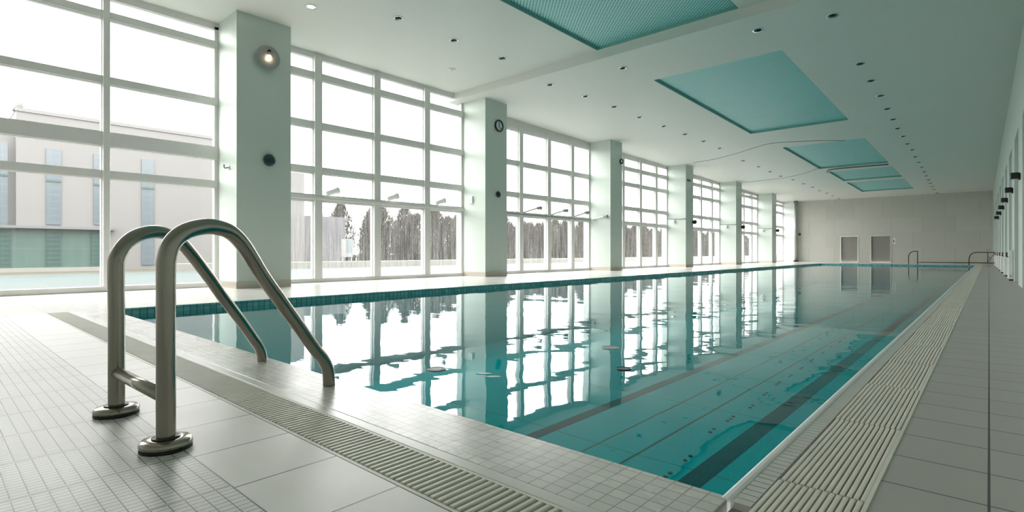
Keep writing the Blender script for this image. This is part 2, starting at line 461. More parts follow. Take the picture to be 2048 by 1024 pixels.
for (u, v, lab) in ((968, 747, 'white reflection sliver modelled flat at left of a pair on the dark pillar reflection'), (986, 753, 'white reflection sliver modelled flat at right of a pair on the dark pillar reflection')):
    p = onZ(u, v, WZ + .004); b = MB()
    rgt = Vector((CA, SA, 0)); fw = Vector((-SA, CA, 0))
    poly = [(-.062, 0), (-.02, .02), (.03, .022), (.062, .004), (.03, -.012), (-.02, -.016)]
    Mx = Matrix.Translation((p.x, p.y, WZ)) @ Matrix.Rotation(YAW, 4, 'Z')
    b.prism(poly, Mx, .005)  # sliver of reflected light shaped as a flat white piece
    tag(b.build('reflection_sliver', M['white'], origin=(p.x, p.y, WZ)), lab, 'petal', 'reflections modelled as white slivers on the pool')

# ------------------------------------------------------------------ ceiling
RX0, RX1 = -8.2, -4.2
REC = [(3.6, YS - .02, -8.2, -4.33), (15.3, 24.4, -7.8, -4.1), (28.3, 36.0, -7.55, -4.15), (37.5, 42.2, -7.4, -4.15), (43.2, 49.3, -7.4, -4.15)]
cb = MB()
def slab(x0, x1, y0, y1, th=.5):
    e = 1e-4
    z0 = ceil_z(y0 + e); z1 = ceil_z(y1 - e)
    cb.hexa([(x0,y0,z0),(x1,y0,z0),(x1,y1,z1),(x0,y1,z1),(x0,y0,z0+th),(x1,y0,z0+th),(x1,y1,z1+th),(x0,y1,z1+th)])
yc = YB
for (a, b, x0, x1) in REC:
    seg = [(yc, a)] if not (yc < YS < a) else [(yc, YS), (YS, a)]
    for s0, s1 in seg:
        if s1 - s0 > .001: slab(XL - .3, XR, s0, s1)
    slab(XL - .3, x0, a, b); slab(x1, XR, a, b)
    yc = b
slab(XL - .3, XR, yc, YF + .2)
struct(cb.build('ceiling', M['ceiling']))
RLAB = ['nearest teal perforated panel set in the ceiling before the beam', 'teal perforated ceiling panel just beyond the ceiling beam',
        'third teal ceiling panel from the near end with the curved seam at its far corner', 'pale teal ceiling panel between the dark ceiling rail and the last panel', 'farthest teal ceiling panel close to the far wall']
for (a, b, x0, x1), lab in zip(REC, RLAB):
    za, zb = ceil_z(a + 1e-3), ceil_z(b - 1e-3); D = .09
    t = thing('ceiling_panel', ((x0 + x1) / 2, (a + b) / 2, (za + zb) / 2 + D), lab, 'ceiling panel', 'perforated ceiling panels')
    q = MB(); q.hexa([(x0,a,za+D),(x1,a,za+D),(x1,b,zb+D),(x0,b,zb+D),(x0,a,za+D+.05),(x1,a,za+D+.05),(x1,b,zb+D+.05),(x0,b,zb+D+.05)])
    q.build('perforated_sheet', M['perf'], t)
    q = MB(); e = .012
    for (X0, X1, Y0, Y1) in ((x0, x0 + e, a, b), (x1 - e, x1, a, b), (x0 + e, x1 - e, a, a + e), (x0 + e, x1 - e, b - e, b)):
        A, B = ceil_z(Y0 + 1e-3) + .002, ceil_z(Y1 - 1e-3) + .002
        q.hexa([(X0,Y0,A),(X1,Y0,A),(X1,Y1,B),(X0,Y1,B),(X0,Y0,A+D),(X1,Y0,A+D),(X1,Y1,B+D),(X0,Y1,B+D)])
    q.build('lip', M['teal_lip'], t)
# curved seams and ceiling rails
def seam(name, px, r=.014, mat='cable'):
    P = catmull([onC(u, v) - Vector((0, 0, r * .3)) for u, v in px], 5)
    return struct(MB().tube(P, r, 6).build(name, M[mat]))
seam('trim_3', [(1388,325),(1430,318),(1475,306),(1510,295),(1540,287),(1580,283.5),(1640,281),(1690,281)])
seam('trim_4', [(1487,365),(1530,360),(1570,355),(1600,349),(1620,343),(1637,336.5)])
P = [onC(1654, 344) - Vector((0,0,.02)), onC(1660, 338) - Vector((0,0,.05)), onC(1700, 333.5) - Vector((0,0,.05)), onC(1777, 327) - Vector((0,0,.05))]
tag(MB().tube(catmull(P, 4), .035, 8).build('ceiling_rail', M['cable'], origin=P[1]), 'dark thin rail under the ceiling beyond the third teal panel', 'ceiling rail')

# ------------------------------------------------------------------ end walls, right wall
ZT = 7.1
struct(MB().box(XL - .5, XR + .3, YB - .3, YB, -.2, ZT).build('wall_back', M['wallw']))
DOORS = [(-9.72, -8.37), (-7.51, -6.05)]; DZ = 2.28
fw_ = MB()
xs = [XL - .5, DOORS[0][0], DOORS[0][1], DOORS[1][0], DOORS[1][1], XR + .3]
for a, b in ((0, 1), (2, 3), (4, 5)): fw_.box(xs[a], xs[b], YF, YF + .3, -.2, ZT)
for a, b in DOORS: fw_.box(a, b, YF, YF + .3, DZ, ZT).box(a, b, YF + .22, YF + .3, -.2, DZ)
struct(fw_.build('wall_far', M['farwall']))
for i, (a, b) in enumerate(DOORS):
    d = struct(MB().box(a + .06, b - .06, YF + .10, YF + .16, .01, DZ - .06).build('door_%d' % (i + 1), M['door']),
               ['narrower grey door in the far wall, left of the pair', 'wider grey door in the far wall, right of the pair'][i])
    fr = MB().box(a, a + .06, YF - .03, YF + .2, 0, DZ).box(b - .06, b, YF - .03, YF + .2, 0, DZ).box(a + .06, b - .06, YF - .03, YF + .2, DZ - .06, DZ)
    fr.build('door_frame', M['white'] if i == 0 else M['frame'], d)
    hx = a + .18 if i == 0 else b - .18
    MB().tube([(hx, YF + .10, 1.05), (hx, YF + .04, 1.05), (hx + .14 * (1 if i == 0 else -1), YF + .04, 1.05)], .014, 8).build('handle', M['chrome'], d)
# right wall: piers and recesses to 4.1 m
rw = MB()
def rbox(y0, y1, d0, d1, z0, z1, mb=rw):
    p = []
    for z in (z0, z1):
        for (y, d) in ((y0, d0), (y0, d1), (y1, d1), (y1, d0)): p.append((wall_x(y) + d, y, z))
    mb.hexa(p)
OPEN = [(15.45 + 3.85 * k, 15.45 + 3.85 * k + 2.15) for k in range(10)]
rbox(YB, 8, 0, .5, -.2, ZT)
rbox(8, OPEN[0][0], 0, .5, -.2, ZT)
for i, (a, b) in enumerate(OPEN):
    n_ = OPEN[i + 1][0] if i + 1 < len(OPEN) else YF
    rbox(b, n_, 0, .5, -.2, ZT); rbox(a, b, 0, .5, 4.15, ZT); rbox(a, b, .28, .5, -.2, 4.15)
struct(rw.build('wall_right', M['wall']))
tr = MB()
for i, (a, b) in enumerate(OPEN):      # slim white fins in the recesses
    for y in (a + .7, a + 1.4): rbox(y, y + .08, .08, .28, 0, 4.15, tr)
struct(tr.build('trim_5', M['white']))

# black wall lights on the right piers
for k in range(6):
    y = 17.6 + 3.85 * k + .85
    z = 2.78 - .02 * k
    xw = wall_x(y)
    lab = 'black box wall light on the right wall, %s one from the near end' % ORD[k]
    t = thing('wall_light', (xw, y, z), lab, 'wall light', 'black lights along the right wall')
    MB().cbox(xw - .19, xw - .02, y - .11, y + .11, z - .08, z + .08, .02).build('housing', M['dark'], t)
    MB().box(xw - .03, xw, y - .08, y + .08, z - .10, z + .06).build('back_plate', M['gasket'], t)
    MB().lathe([(.05, 0), (.05, .008)], Matrix.Translation((xw - .105, y, z - .087)), 14).build('lens', M['white'], t)
# low white cabinets along the right wall
for k in range(6):
    y0 = 22.0 + 3.85 * k; xw = wall_x(y0 + .5); dep = .11
    lab = 'low white cabinet at the foot of the right wall, %s from the near end' % ORD[k]
    t = thing('cabinet', (xw - dep / 2, y0 + .5, 0), lab, 'cabinet', 'low white cabinets along the right wall')
    MB().cbox(xw - dep, xw, y0, y0 + 1.0, .04, .80 if k else .92, .015).build('body', M['white'], t)
    MB().box(xw - dep + .02, xw, y0 + .03, y0 + .97, 0, .04).build('plinth', M['gasket'], t)
    hb = MB().tube([(xw - dep + .02, y0 + .05, .70), (xw - dep - .03, y0 + .05, .73), (xw - dep - .03, y0 + .05, .84), (xw - dep - .03, y0 + .95, .84), (xw - dep - .03, y0 + .95, .73), (xw - dep + .02, y0 + .95, .70)], .016, 8)
    hb.build('towel_rail', M['rail_dark'], t)
    if k == 0:
        e = MB()
        for (dx, dz, r) in ((.0, 0, .017), (-.022, .022, .008), (-.008, .032, .008), (.008, .032, .008), (.022, .022, .008)):
            e.lathe([(r, 0), (r, .004)], Matrix.Translation((xw - dep / 2 + dx, y0 - .004, .13 + dz)) @ Matrix.Rotation(PI / 2, 4, 'X'), 10)
        e.build('emblem', M['greydisc'], t)

# ------------------------------------------------------------------ left side: pillars and windows
COLY = [4.95 + 8.25 * k for k in range(-1, 6)]      # near faces
CW = [1.2, 1.30, 1.12, 1.05, 1.05, 1.15, 1.15]
LAST = 53.5
for y0, wd in zip(COLY, CW):
    zt = ceil_z(y0 + wd + .3) if y0 + wd + .3 > YS and y0 > YS else ceil_z(y0)
    zt = max(ceil_z(y0), ceil_z(y0 + wd)) + .05
    c = struct(MB().box(XL - .3, XC, y0, y0 + wd, 0, zt).build('pillar', M['wall']))
    sk = MB().box(XL + .1, XC + .012, y0 - .012, y0, 0, .16).box(XC, XC + .012, y0, y0 + wd, 0, .16)
    sk.build('skirting', M['skirt'], c)
endw = struct(MB().box(XL - .3, XC - .05, LAST, YF, 0, ZT - 1.2).build('wall_left', M['wallw']))

def window(n, y0, y1, mull, trans, dirty, thick=None, mw=.12, th=.10):
    """frame of one bay: outer jambs, mullions, transoms; panes between them"""
    zt = ceil_z(y0 + .01) if y0 < YS else min(ceil_z(y0 + .01), ceil_z(y1 - .01)); x0, x1 = XL - .07, XL + .07
    fb = MB(); yl = [y0] + mull + [y1]; zl = [.10] + trans + [zt]
    fb.cbox(x0, x1 + .04, y0, y1, 0, .12, .012)                     # sill
    fb.box(x0, x1, y0, y1, zt - .17, zt + .2)                    # head
    for y in mull: fb.cbox(x0, x1 + .05, y - mw, y + mw, .1, zt - .1, .02)
    for y in mull: fb.box(x0 - .02, x1 - .04, y - mw - .02, y - mw, .1, zt - .1)
    fb.box(x0, x1, y0, y0 + .09, .1, zt - .1); fb.box(x0, x1, y1 - .09, y1, .1, zt - .1)
    for i, z in enumerate(trans):
        h = th if not (thick == i) else .16
        for a, b in zip(yl[:-1], yl[1:]):
            fb.box(x0, x1 + .02, a, b, z - h, z + h * .9)
            fb.box(x0 + .02, x1 - .02, a, b, z - h - .02, z - h)
    fr = struct(fb.build('window_%d' % n, M['frame']))
    for i, (a, b) in enumerate(zip(yl[:-1], yl[1:])):
        for j, (c, d) in enumerate(zip(zl[:-1], zl[1:])):
            MB().box(XL - .012, XL + .004, a + .02, b - .02, c + .01, d - .01).build('pane', M['glass_wet'] if dirty else M['glass_clean'], fr)
    return fr
TR = [2.41, 3.20, 4.48, 5.88]
window(1, COLY[0] + CW[0], COLY[1], [-.6, .75, 2.70], [2.55, 3.32, 4.59, 6.0], False, 1, .065, .085)
window(2, COLY[1] + CW[1], COLY[2], [7.58, 9.54, 11.52], TR, True)
window(3, COLY[2] + CW[2], COLY[3], [16.40, 18.25, 20.0], TR, True)
for k in range(3, 6):
    y = COLY[k]
    window(k + 1, y + CW[k], COLY[k + 1], [y + 3.1, y + 4.95, y + 6.8], [2.41, 3.2, 4.48, 5.30], True)
window(7, COLY[6] + CW[6], LAST, [COLY[6] + 3.1, COLY[6] + 5.0], [2.41, 3.2, 4.48, 5.15], True)
window(8, YB, COLY[0], [], [2.55, 3.32, 4.59, 6.0], False, 1)

# rails with floodlights in the second bay
y0, y1 = COLY[1] + CW[1], COLY[2]
t = tag(MB().cbox(XL + .075, XL + .15, y0 + .01, y1 - .005, 2.36, 2.44, .01).build('lamp_rail', M['frame'], origin=(XL + .1, 9.5, 2.4)), 'pale horizontal rail across the second window carrying the floodlights', 'rail')
def floodlight(p, lab, name='floodlight', s=1.0):
    t = thing(name, p, lab, 'floodlight', 'white floodlights on the window rail')
    x, y, z = p
    MB().cbox(x - .05, x + .05, y - .13 * s, y + .05 * s, z, z + .03, .008).build('foot', M['frame'], t)
    MB().tube(catmull([(x, y - .05 * s, z + .03), (x + .01, y - .02 * s, z + .09 * s), (x + .02, y + .04 * s, z + .13 * s)], 4), .024, 8).build('bracket', M['greydisc'], t)
    d = Vector((.25, .9, .36)).normalized(); R = d.to_track_quat('Z', 'Y').to_matrix().to_4x4()
    Mx = Matrix.Translation((x + .02, y - .08 * s, z + .09 * s)) @ R
    MB().lathe([(.05, 0), (.075, .03), (.082, .26 * s), (.105, .34 * s), (.105, .38 * s), (.09, .385 * s)], Mx, 20).build('head', M['white'], t)
    Mz = Matrix.Translation((x + .02, y - .08 * s, z + .09 * s)) @ R
    MB().lathe([(.088, .384 * s), (.088, .390 * s)], Mz, 20).build('lens', M['glass_mirror'], t)
    MB().tube(catmull([(x, y - .02 * s, z + .14 * s), (x, y - .17 * s, z + .17 * s), (x, y - .26 * s, z + .10 * s), (x, y - .30 * s, z + .03)], 5), .008, 6).build('cable', M['gasket'], t)
for u, v, lab in ((657, 388, 'white floodlight on the window rail nearest the first pillar'), (778, 402, 'white floodlight in the middle of the second window rail'), (874, 411, 'white floodlight on the window rail nearest the second pillar')):
    p = onX(u, v, XL + .11); floodlight(Vector((p.x, p.y, 2.442)), lab)
# third bay: slim rail with chrome arms
y0, y1 = COLY[2] + CW[2], COLY[3]
tag(MB().cbox(XL + .075, XL + .13, y0 + .01, y1 - .005, 2.38, 2.43, .008).build('lamp_rail', M['greydisc'], origin=(XL + .1, 18, 2.4)), 'slim grey rail across the third window carrying chrome arm lamps', 'rail')
def armlamp(p, lab, d=Vector((.25, 1, .35)), L=.75, grp='chrome arm lamps'):
    t = thing('arm_lamp', p, lab, 'arm lamp', grp); p = Vector(p); d = d.normalized()
    MB().cbox(p.x - .04, p.x + .04, p.y - .05, p.y + .05, p.z - .03, p.z + .05, .01).build('base', M['chrome'], t)
    q = p + d * L
    MB().tube(catmull([p + Vector((0, 0, .03)), p + d * L * .4 + Vector((0, 0, .02)), q], 4), [.035] * 8 + [.026], 8).build('arm', M['chrome'], t)
    R = (d + Vector((.3, .2, -.25))).to_track_quat('Z', 'Y').to_matrix().to_4x4()
    MB().lathe([(.03, -.06), (.06, 0), (.085, .16), (.07, .2), (.03, .21)], Matrix.Translation(q) @ R, 16).build('lamp_head', M['greydisc'], t)
for i, (u, v) in enumerate(((1047, 431), (1102, 434), (1147, 440))):
    p = onX(u, v, XL + .10); armlamp((p.x, p.y, 2.46), ['chrome arm lamp on the third window rail nearest the second pillar', 'chrome arm lamp in the middle of the third window rail', 'chrome arm lamp at the far end of the third window rail'][i])

# fittings on the pillars
def disc_on_front(name, u, v, r, lab, cat, parts, X=XC):
    p = onX(u, v, X); t = thing(name, (X, p.y, p.z), lab, cat); base = Matrix.Translation(p) @ Matrix.Rotation(PI / 2, 4, 'Y')
    for nm, prof, mat in parts: MB().lathe(prof, base, 32, cap=nm != 'rim').build(nm, M[mat], t)
    return t, p
t, p = disc_on_front('wall_lamp', 533, 117, .28, 'large grey disc wall lamp with a lit warm bulb on the first pillar', 'wall lamp',
    [('stem', [(.05, 0), (.05, .10)], 'greydisc'), ('disc', [(.0, .10), (.27, .10), (.285, .108), (.285, .118), (.27, .122), (.0, .122)], 'greydisc'), ('bulb', [(.02, .12), (.05, .135), (.045, .165), (.015, .18)], 'bulb')])
MB().cbox(XC + .13, XC + .19, p.y - .03, p.y + .03, p.z + .10, p.z + .17, .008).build('holder', M['dark'], t)
disc_on_front('wall_speaker', 537, 321, .12, 'dark oval disc speaker low on the first pillar', 'speaker',
    [('back', [(.10, 0), (.125, .03)], 'white'), ('cover', [(.135, .02), (.15, .05), (.14, .08), (.06, .095)], 'darkteal')])
t, p = disc_on_front('wall_clock', 997, 252, .2, 'round black-rimmed clock high on the second pillar', 'clock',
    [('rim', [(.16, 0), (.21, .005), (.215, .05), (.20, .06), (.17, .06), (.165, .03)], 'dark'), ('dial', [(.168, .02), (.168, .03)], 'glass_mirror')])
MB().box(XC + .032, XC + .04, p.y - .012, p.y + .012, p.z - .02, p.z + .14).add([(XC + .034, p.y - .02, p.z - .01), (XC + .034, p.y + .1, p.z - .10), (XC + .034, p.y + .08, p.z - .12), (XC + .034, p.y - .02, p.z - .03),
   (XC + .040, p.y - .02, p.z - .01), (XC + .040, p.y + .1, p.z - .10), (XC + .040, p.y + .08, p.z - .12), (XC + .040, p.y - .02, p.z - .03)], [(0,1,2,3),(4,5,6,7),(0,1,5,4),(1,2,6,5),(2,3,7,6),(3,0,4,7)]).build('hands', M['dark'], t)
disc_on_front('wall_speaker', 995, 389, .1, 'small black round speaker below the clock on the second pillar', 'speaker',
    [('back', [(.09, 0), (.10, .03)], 'greydisc'), ('cover', [(.105, .02), (.115, .05), (.09, .08), (.03, .09)], 'dark')])
disc_on_front('wall_speaker', 1242, 323, .1, 'small black ring fitting high on the third pillar', 'speaker',
    [('rim', [(.09, 0), (.135, .005), (.14, .04), (.12, .06), (.09, .05)], 'dark'), ('cone', [(.09, .02), (.09, .03), (.03, .05)], 'white')])
p = onX(1377, 361, XC)
tag(MB().cbox(XC, XC + .04, p.y - .2, p.y + .2, p.z - .06, p.z + .06, .01).build('wall_plate', M['darkteal'], origin=(XC, p.y, p.z)), 'small dark rectangular plate high on the fourth pillar', 'wall plate')
# thermostat on near face of second pillar, bracket on first
y = COLY[2]; p = onY(943, 400, y)
t = thing('thermostat', (p.x, y, p.z), 'small white thermostat box on the window-side face of the second pillar', 'thermostat')
MB().cbox(p.x - .10, p.x + .10, y - .07, y, p.z - .13, p.z + .13, .015).build('case', M['white'], t)
MB().box(p.x - .06, p.x + .02, y - .075, y - .07, p.z - .06, p.z + .04).build('display', M['glass_mirror'], t)
y = COLY[1]; p = onY(458, 335, y)
t = thing('wall_bracket', (p.x, y, p.z), 'small chrome hook bracket on the window-side face of the first pillar', 'bracket')
MB().lathe([(.06, 0), (.06, .02)], Matrix.Translation((p.x, y, p.z)) @ Matrix.Rotation(PI / 2, 4, 'X'), 16).build('plate', M['chrome'], t)
MB().tube(catmull([(p.x, y - .01, p.z), (p.x, y - .10, p.z - .02), (p.x + .02, y - .12, p.z + .06)], 5), .018, 8).build('hook', M['greydisc'], t)
y = COLY[3]; p = onY(1187, 440, y)
armlamp((p.x + .05, y - .05, p.z), 'long chrome arm lamp reaching across the near face of the third pillar', Vector((1, -.12, .22)), .62)
# cable line with small lamps and black globes on the far pillars
FA = [(4, 1345, 444), (5, 1450, 454), (6, 1523, 461)]
for n_, (k, u, v) in enumerate(FA):
    y = COLY[k]; p = onY(u, v, y); nm = ['fourth', 'fifth', 'sixth'][n_]
    zc = p.z + .14
    tag(MB().tube([(XL + .1, y - .02, zc + .05), (XC - .3, y - .02, zc), (XC, y - .02, zc + .02)], .016, 6).build('conduit', M['cable'], origin=(XL + .5, y - .02, zc)), 'thin horizontal conduit across the near face of the %s pillar' % nm, 'conduit')
    t = thing('spot_lamp', (p.x, y, p.z), 'small white bracket spot under the conduit on the %s pillar' % nm, 'spot lamp', 'small spots on the far pillars')
    MB().cbox(p.x - .05, p.x + .05, y - .05, y, p.z - .02, p.z + .12, .01).build('base', M['chrome'], t)
    MB().lathe([(.05, 0), (.09, .03), (.10, .16), (.07, .2)], Matrix.Translation((p.x + .02, y - .08, p.z + .05)) @ Matrix.Rotation(2.0, 4, 'Y'), 14).build('head', M['white'], t)
    p2 = Vector((XC, y + CW[k] - .12, p.z))
    t = thing('globe_lamp', (XC, p2.y, p2.z), 'black globe lamp on the front edge of the %s pillar' % nm, 'globe lamp', 'black globes on the far pillars')
    MB().tube([(XC, p2.y, p2.z + .05), (XC + .1, p2.y, p2.z + .05)], .03, 8).build('stem', M['gasket'], t)
    MB().lathe([(.02, -.13), (.10, -.10), (.14, 0), (.10, .10), (.02, .13)], Matrix.Translation((XC + .14, p2.y, p2.z)), 18).build('globe', M['dark'], t)
# last pipe by the far wall
py = 53.2; pp = Vector((XC + .02, py, 0)); zt = ceil_z(py)
t = thing('downpipe', pp, 'dark vertical pipe at the corner of the far wall beyond the last window', 'pipe')
MB().tube([(pp.x, py, 0), (pp.x, py, zt)], .11, 14).build('pipe', M['greydisc'], t)
MB().lathe([(.17, zt - .2), (.17, zt - .02)], Matrix.Translation((pp.x, py, 0)), 16).build('collar', M['cable'], t)
MB().lathe([(.2, 0), (.2, .14)], Matrix.Translation((pp.x, py, 0)), 16).build('foot', M['gasket'], t)
t = thing('globe_lamp', (pp.x + .11, py, 2.55), 'black globe lamp on the dark pipe by the far wall', 'globe lamp', 'black globes on the far pillars')
MB().lathe([(.02, -.13), (.10, -.10), (.14, 0), (.10, .10), (.02, .13)], Matrix.Translation((pp.x + .30, py, 2.5)), 18).build('globe', M['dark'], t)

# ------------------------------------------------------------------ downlights
def make_downlight(lit=False, white=False):
    t = thing('downlight', (0, 0, 0), '', 'downlight')
    MB().lathe([(.085, .004), (.125, .004), (.128, -.010), (.118, -.018), (.085, -.012)], None, 28, cap=False).build('trim_ring', M['chrome'] if not white else M['white'], t)
    if lit:
        MB().lathe([(.0, -.006), (.086, -.006), (.086, .004)], None, 24, cap=False).build('lens', M['bulb2'], t)
    else:
        Mx = Matrix.Rotation(.25, 4, 'X')
        MB().lathe([(.005, -.045), (.05, -.04), (.082, -.018), (.088, .0)], Mx, 24, cap=False).build('eyeball', M['dark'] if not white else M['white'], t)
        MB().lathe([(.0, -.0475), (.04, -.0475), (.045, -.042)], Mx, 18, cap=False).build('lens', M['glass_mirror'], t)
    return t
proto = make_downlight(); used = False
def put(u, v, lab, grp='recessed ceiling downlights', src=None):
    global used
    p = onC(u, v)
    if src is not None: o = src
    elif not used: o = proto; used = True
    else: o = copy_tree(proto)
    o.location = p; o.rotation_euler = (0 if p.y < YS else -SLOPE, 0, 0)
    o['label'] = lab; o['category'] = 'downlight'; o['group'] = grp
put(622, 13, 'lit warm downlight in the ceiling above the first pillar', src=make_downlight(lit=True))
put(904, 138, 'white unlit downlight in the ceiling near the second window', src=make_downlight(white=True))
put(797, 36, 'black downlight nearest the lit one in the near ceiling')
put(908, 80, 'middle black downlight of three before the ceiling beam')
put(1005, 116, 'black downlight of the window-side row closest before the beam')
put(1245, 136, 'black downlight between the beam and the second teal panel')
put(1516, 60, 'black downlight beyond the beam near the right of the first teal panel')
L = [(1100,169),(1171,192),(1228,213),(1279,234),(1327,252),(1370,268),(1407,282),(1439,296),(1486,321),(1517,333),(1540,343),(1561,352),(1586,359),(1607,367),(1625,374),(1639,381),(1654,386),(1665,391),(1678,397)]
for i, (u, v) in enumerate(L): put(u, v, '%s black downlight beyond the beam in the window-side row' % ORD[i])
R = [(1665,31),(1720,127),(1741,161),(1760,191),(1774,217),(1786,238),(1795,256),(1806,272),(1815,287),(1824,299),(1830,313),(1837,324),(1843,334),(1848,343),(1852,351),(1857,359),(1861,366),(1865,372.5),(1868,378),(1874,386)]
for i, (u, v) in enumerate(R): put(u, v, '%s black downlight from the near end in the walkway-side row' % ORD[i])

# ------------------------------------------------------------------ the near pool handrail
t = thing('pool_handrail', (-3.0, .75, 0), 'brushed steel double-arched pool handrail at the near pool edge', 'handrail')
def rail(foot, end, px, ztop_foot):
    A = onZ(*foot, 0.0); B = onZ(*end, 0.0); d = (B - A); nrm = Vector((d.y, -d.x, 0)).normalized()
    C0 = Vector((0, 0, HC)); P = [Vector((A.x, A.y, .02)), Vector((A.x, A.y, .25)), Vector((A.x, A.y, .5))]
    for u, v in px:
        r = ray(u, v); tt = (A - C0).dot(nrm) / r.dot(nrm); P.append(C0 + r * tt)
    P.append(Vector((B.x, B.y, -.005)))
    return A, B, P
pA = [(332,543),(334,516),(344,486),(369,464),(405,453.5),(435,455),(463,466),(490,495),(526,553),(562,603),(598,653),(629,697),(646,718),(656,740)]
A, B, P = rail((332, 896), (658, 771), pA, .5)
RR = .0375
railA = MB().tube(catmull(P, 6), RR, 24).build('rail', M['steel'], t)
pB = [(232,540),(235,514),(252,487),(277,470),(308,463.5),(338,470),(367,490),(411,545),(443,590),(479,638),(506,676),(518,694),(523,708)]
A2, B2, P2 = rail((233, 828), (524, 722), pB, .5)
MB().tube(catmull(P2, 6), RR, 24).build('rail', M['steel'], t)
MB().tube([(A2.x, A2.y, .22), (A.x, A.y, .22)], .029, 18).build('crossbar', M['steel'], t)
for q in (A, A2):
    Mx = Matrix.Translation((q.x, q.y, 0))
    fl = MB().lathe([(.098, .012), (.102, .02), (.101, .032), (.092, .042), (.062, .046), (.042, .047)], Mx, 40, sx=1.0).build('base_flange', M['steel'], t)
    MB().lathe([(.1, 0.0), (.1, .013)], Mx, 40).build('gasket', M['gasket'], fl)
    MB().lathe([(.0378, .047), (.055, .0475), (.055, .05), (.0378, .052)], Mx, 30, cap=False).build('seal_ring', M['rail_dark'], fl)

# ------------------------------------------------------------------ far-end handrails
Yr = 47.12
t = thing('pool_handrail', (-4.0, Yr, 0), 'small dark looped handrail at the far pool end right of the doors', 'handrail')
MB().tube(catmull([(-4.27, Yr, 0), (-4.27, Yr, .45), (-4.25, Yr, .68), (-4.13, Yr, .86), (-3.95, Yr, .93), (-3.76, Yr, .94)], 5), .028, 10).build('rail', M['rail_dark'], t)
MB().tube([(-3.76, Yr, .96), (-3.76, Yr, 0)], .028, 10).build('post', M['rail_dark'], t)
xe = wall_x(Yr)
t = thing('pool_handrail', (-.5, Yr, 0), 'long dark handrail at the far pool corner curving up to the right wall', 'handrail')
MB().tube(catmull([(-1.0, Yr, 0), (-1.0, Yr, .35), (-.97, Yr, .58), (-.85, Yr, .77), (-.66, Yr, .85), (-.4, Yr, .86), (xe - .02, Yr, .86)], 5), .03, 10).build('rail', M['rail_dark'], t)
MB().tube([(-3.70, Yr, .16), (xe - .02, Yr, .16)], .028, 8).build('lower_bar', M['rail_dark'], t)
br = MB().tube([(-.06, Yr, .84), (-.06, Yr, .16)], .02, 8)
br.tube([(-.06, Yr, .2), (xe - .02, Yr, .8)], .016, 8).tube([(-.06, Yr, .62), (.08, Yr, .46)], .014, 8)
br.build('brace', M['rail_dark'], t)

# small signs
p = onY(1788, 482, YF)
t = thing('door_sign', (p.x, YF, p.z), 'small pale sign with dark pictogram beside the wider far door', 'sign')
MB().box(p.x - .1, p.x + .1, YF - .02, YF, p.z - .24, p.z + .24).build('plate', M['white'], t)
MB().lathe([(.03, 0), (.03, .004)], Matrix.Translation((p.x - .02, YF - .02, p.z + .1)) @ Matrix.Rotation(PI / 2, 4, 'X'), 12).box(p.x - .05, p.x + .02, YF - .024, YF - .02, p.z - .12, p.z + .05).box(p.x + .02, p.x + .06, YF - .024, YF - .02, p.z - .02, p.z + .01).build('pictogram', M['signp'], t)
p = onY(1976, 500, YF)
t = thing('wall_sign', (p.x, YF, p.z), 'tiny dark outlined sign on the far wall above the corner handrail', 'sign')
MB().box(p.x - .11, p.x + .11, YF - .02, YF, p.z - .1, p.z + .1).build('plate', M['white'], t)
b = MB()
for (a0, a1, c0, c1) in ((-.1,.1,.07,.09),(-.1,.1,-.09,-.07),(-.1,-.07,-.07,.07),(.07,.1,-.07,.07),(-.04,.04,-.03,.03)): b.box(p.x + a0, p.x + a1, YF - .026, YF - .02, p.z + c0, p.z + c1)
b.build('pictogram', M['signp'], t)

# ------------------------------------------------------------------ outside
struct(MB().box(-28.0, XL - .1, -60, 160, -.4, -.03).build('ground_paving', M['outpave']))
struct(MB().box(-190, -28.0, -120, 260, -.5, -.06).build('ground_grass', M['grassy']))
tag(MB().cbox(-28.3, -28.0, 8, 150, -.3, .34, .03).build('kerb_wall', M['kerb'], origin=(-28.2, 60, -.06)), 'low pale kerb wall outside between the paving and the trees', 'low wall')
XB = -34.0
t = thing('building', (XB - 5, 8, -.06), 'pale panelled building outside the first window with blue strip windows', 'building')
bt = onX(204, 244.5, XB).z
ye = 17.0; yn = onX(32, 221, XB).y
MB().box(XB - 12, XB, yn, ye - 3.2, -.06, bt).build('wall', M['bld'], t)
MB().box(XB - 12, XB - .4, -30, yn, -.06, bt - 1.1).build('wing', M['bld'], t)
MB().box(XB - 12.1, XB + .06, yn, ye - 3.2, bt - .05, bt + .12).build('parapet', M['bld'], t)
MB().box(XB - 9, XB - .2, ye - 3.2, onX(611.5, 400, XB).y, -.06, onX(600, 345, XB).z).build('annex', M['blockgrey'] if False else M['bld'], t)
MB().tube([(XB - .5, yn + .1, bt), (XB - .5, yn + .25, bt + .75)], [.22, .05], 8).build('vent', M['bld'], t)
for (u0, u1, v0, v1) in ((0, 15, 283, 450), (92, 122, 297, 450), (187, 205, 308, 450), (283, 308, 318, 530)):
    a = onX(u0, v0, XB); b = onX(u1, v1, XB); zb = max(b.z, .1)
    f = MB().box(XB - .02, XB + .05, min(a.y, b.y), max(a.y, b.y), zb, a.z).build('window', M['bldwin'], t)
    MB().box(XB + .05, XB + .09, min(a.y, b.y), max(a.y, b.y), a.z - 1.6, a.z - 1.5).build('sill_bar', M['shopdark'], f)
a = onX(0, 452, XB + .1); b = onX(206, 455, XB + .1)
MB().box(XB, XB + .08, -12, b.y, .08, a.z - .1).build('shopfront', M['shop'], t)
MB().box(XB, XB + .5, -12, onX(228, 455, XB).y, a.z - .08, a.z + .04).build('canopy', M['blockgrey'], t)
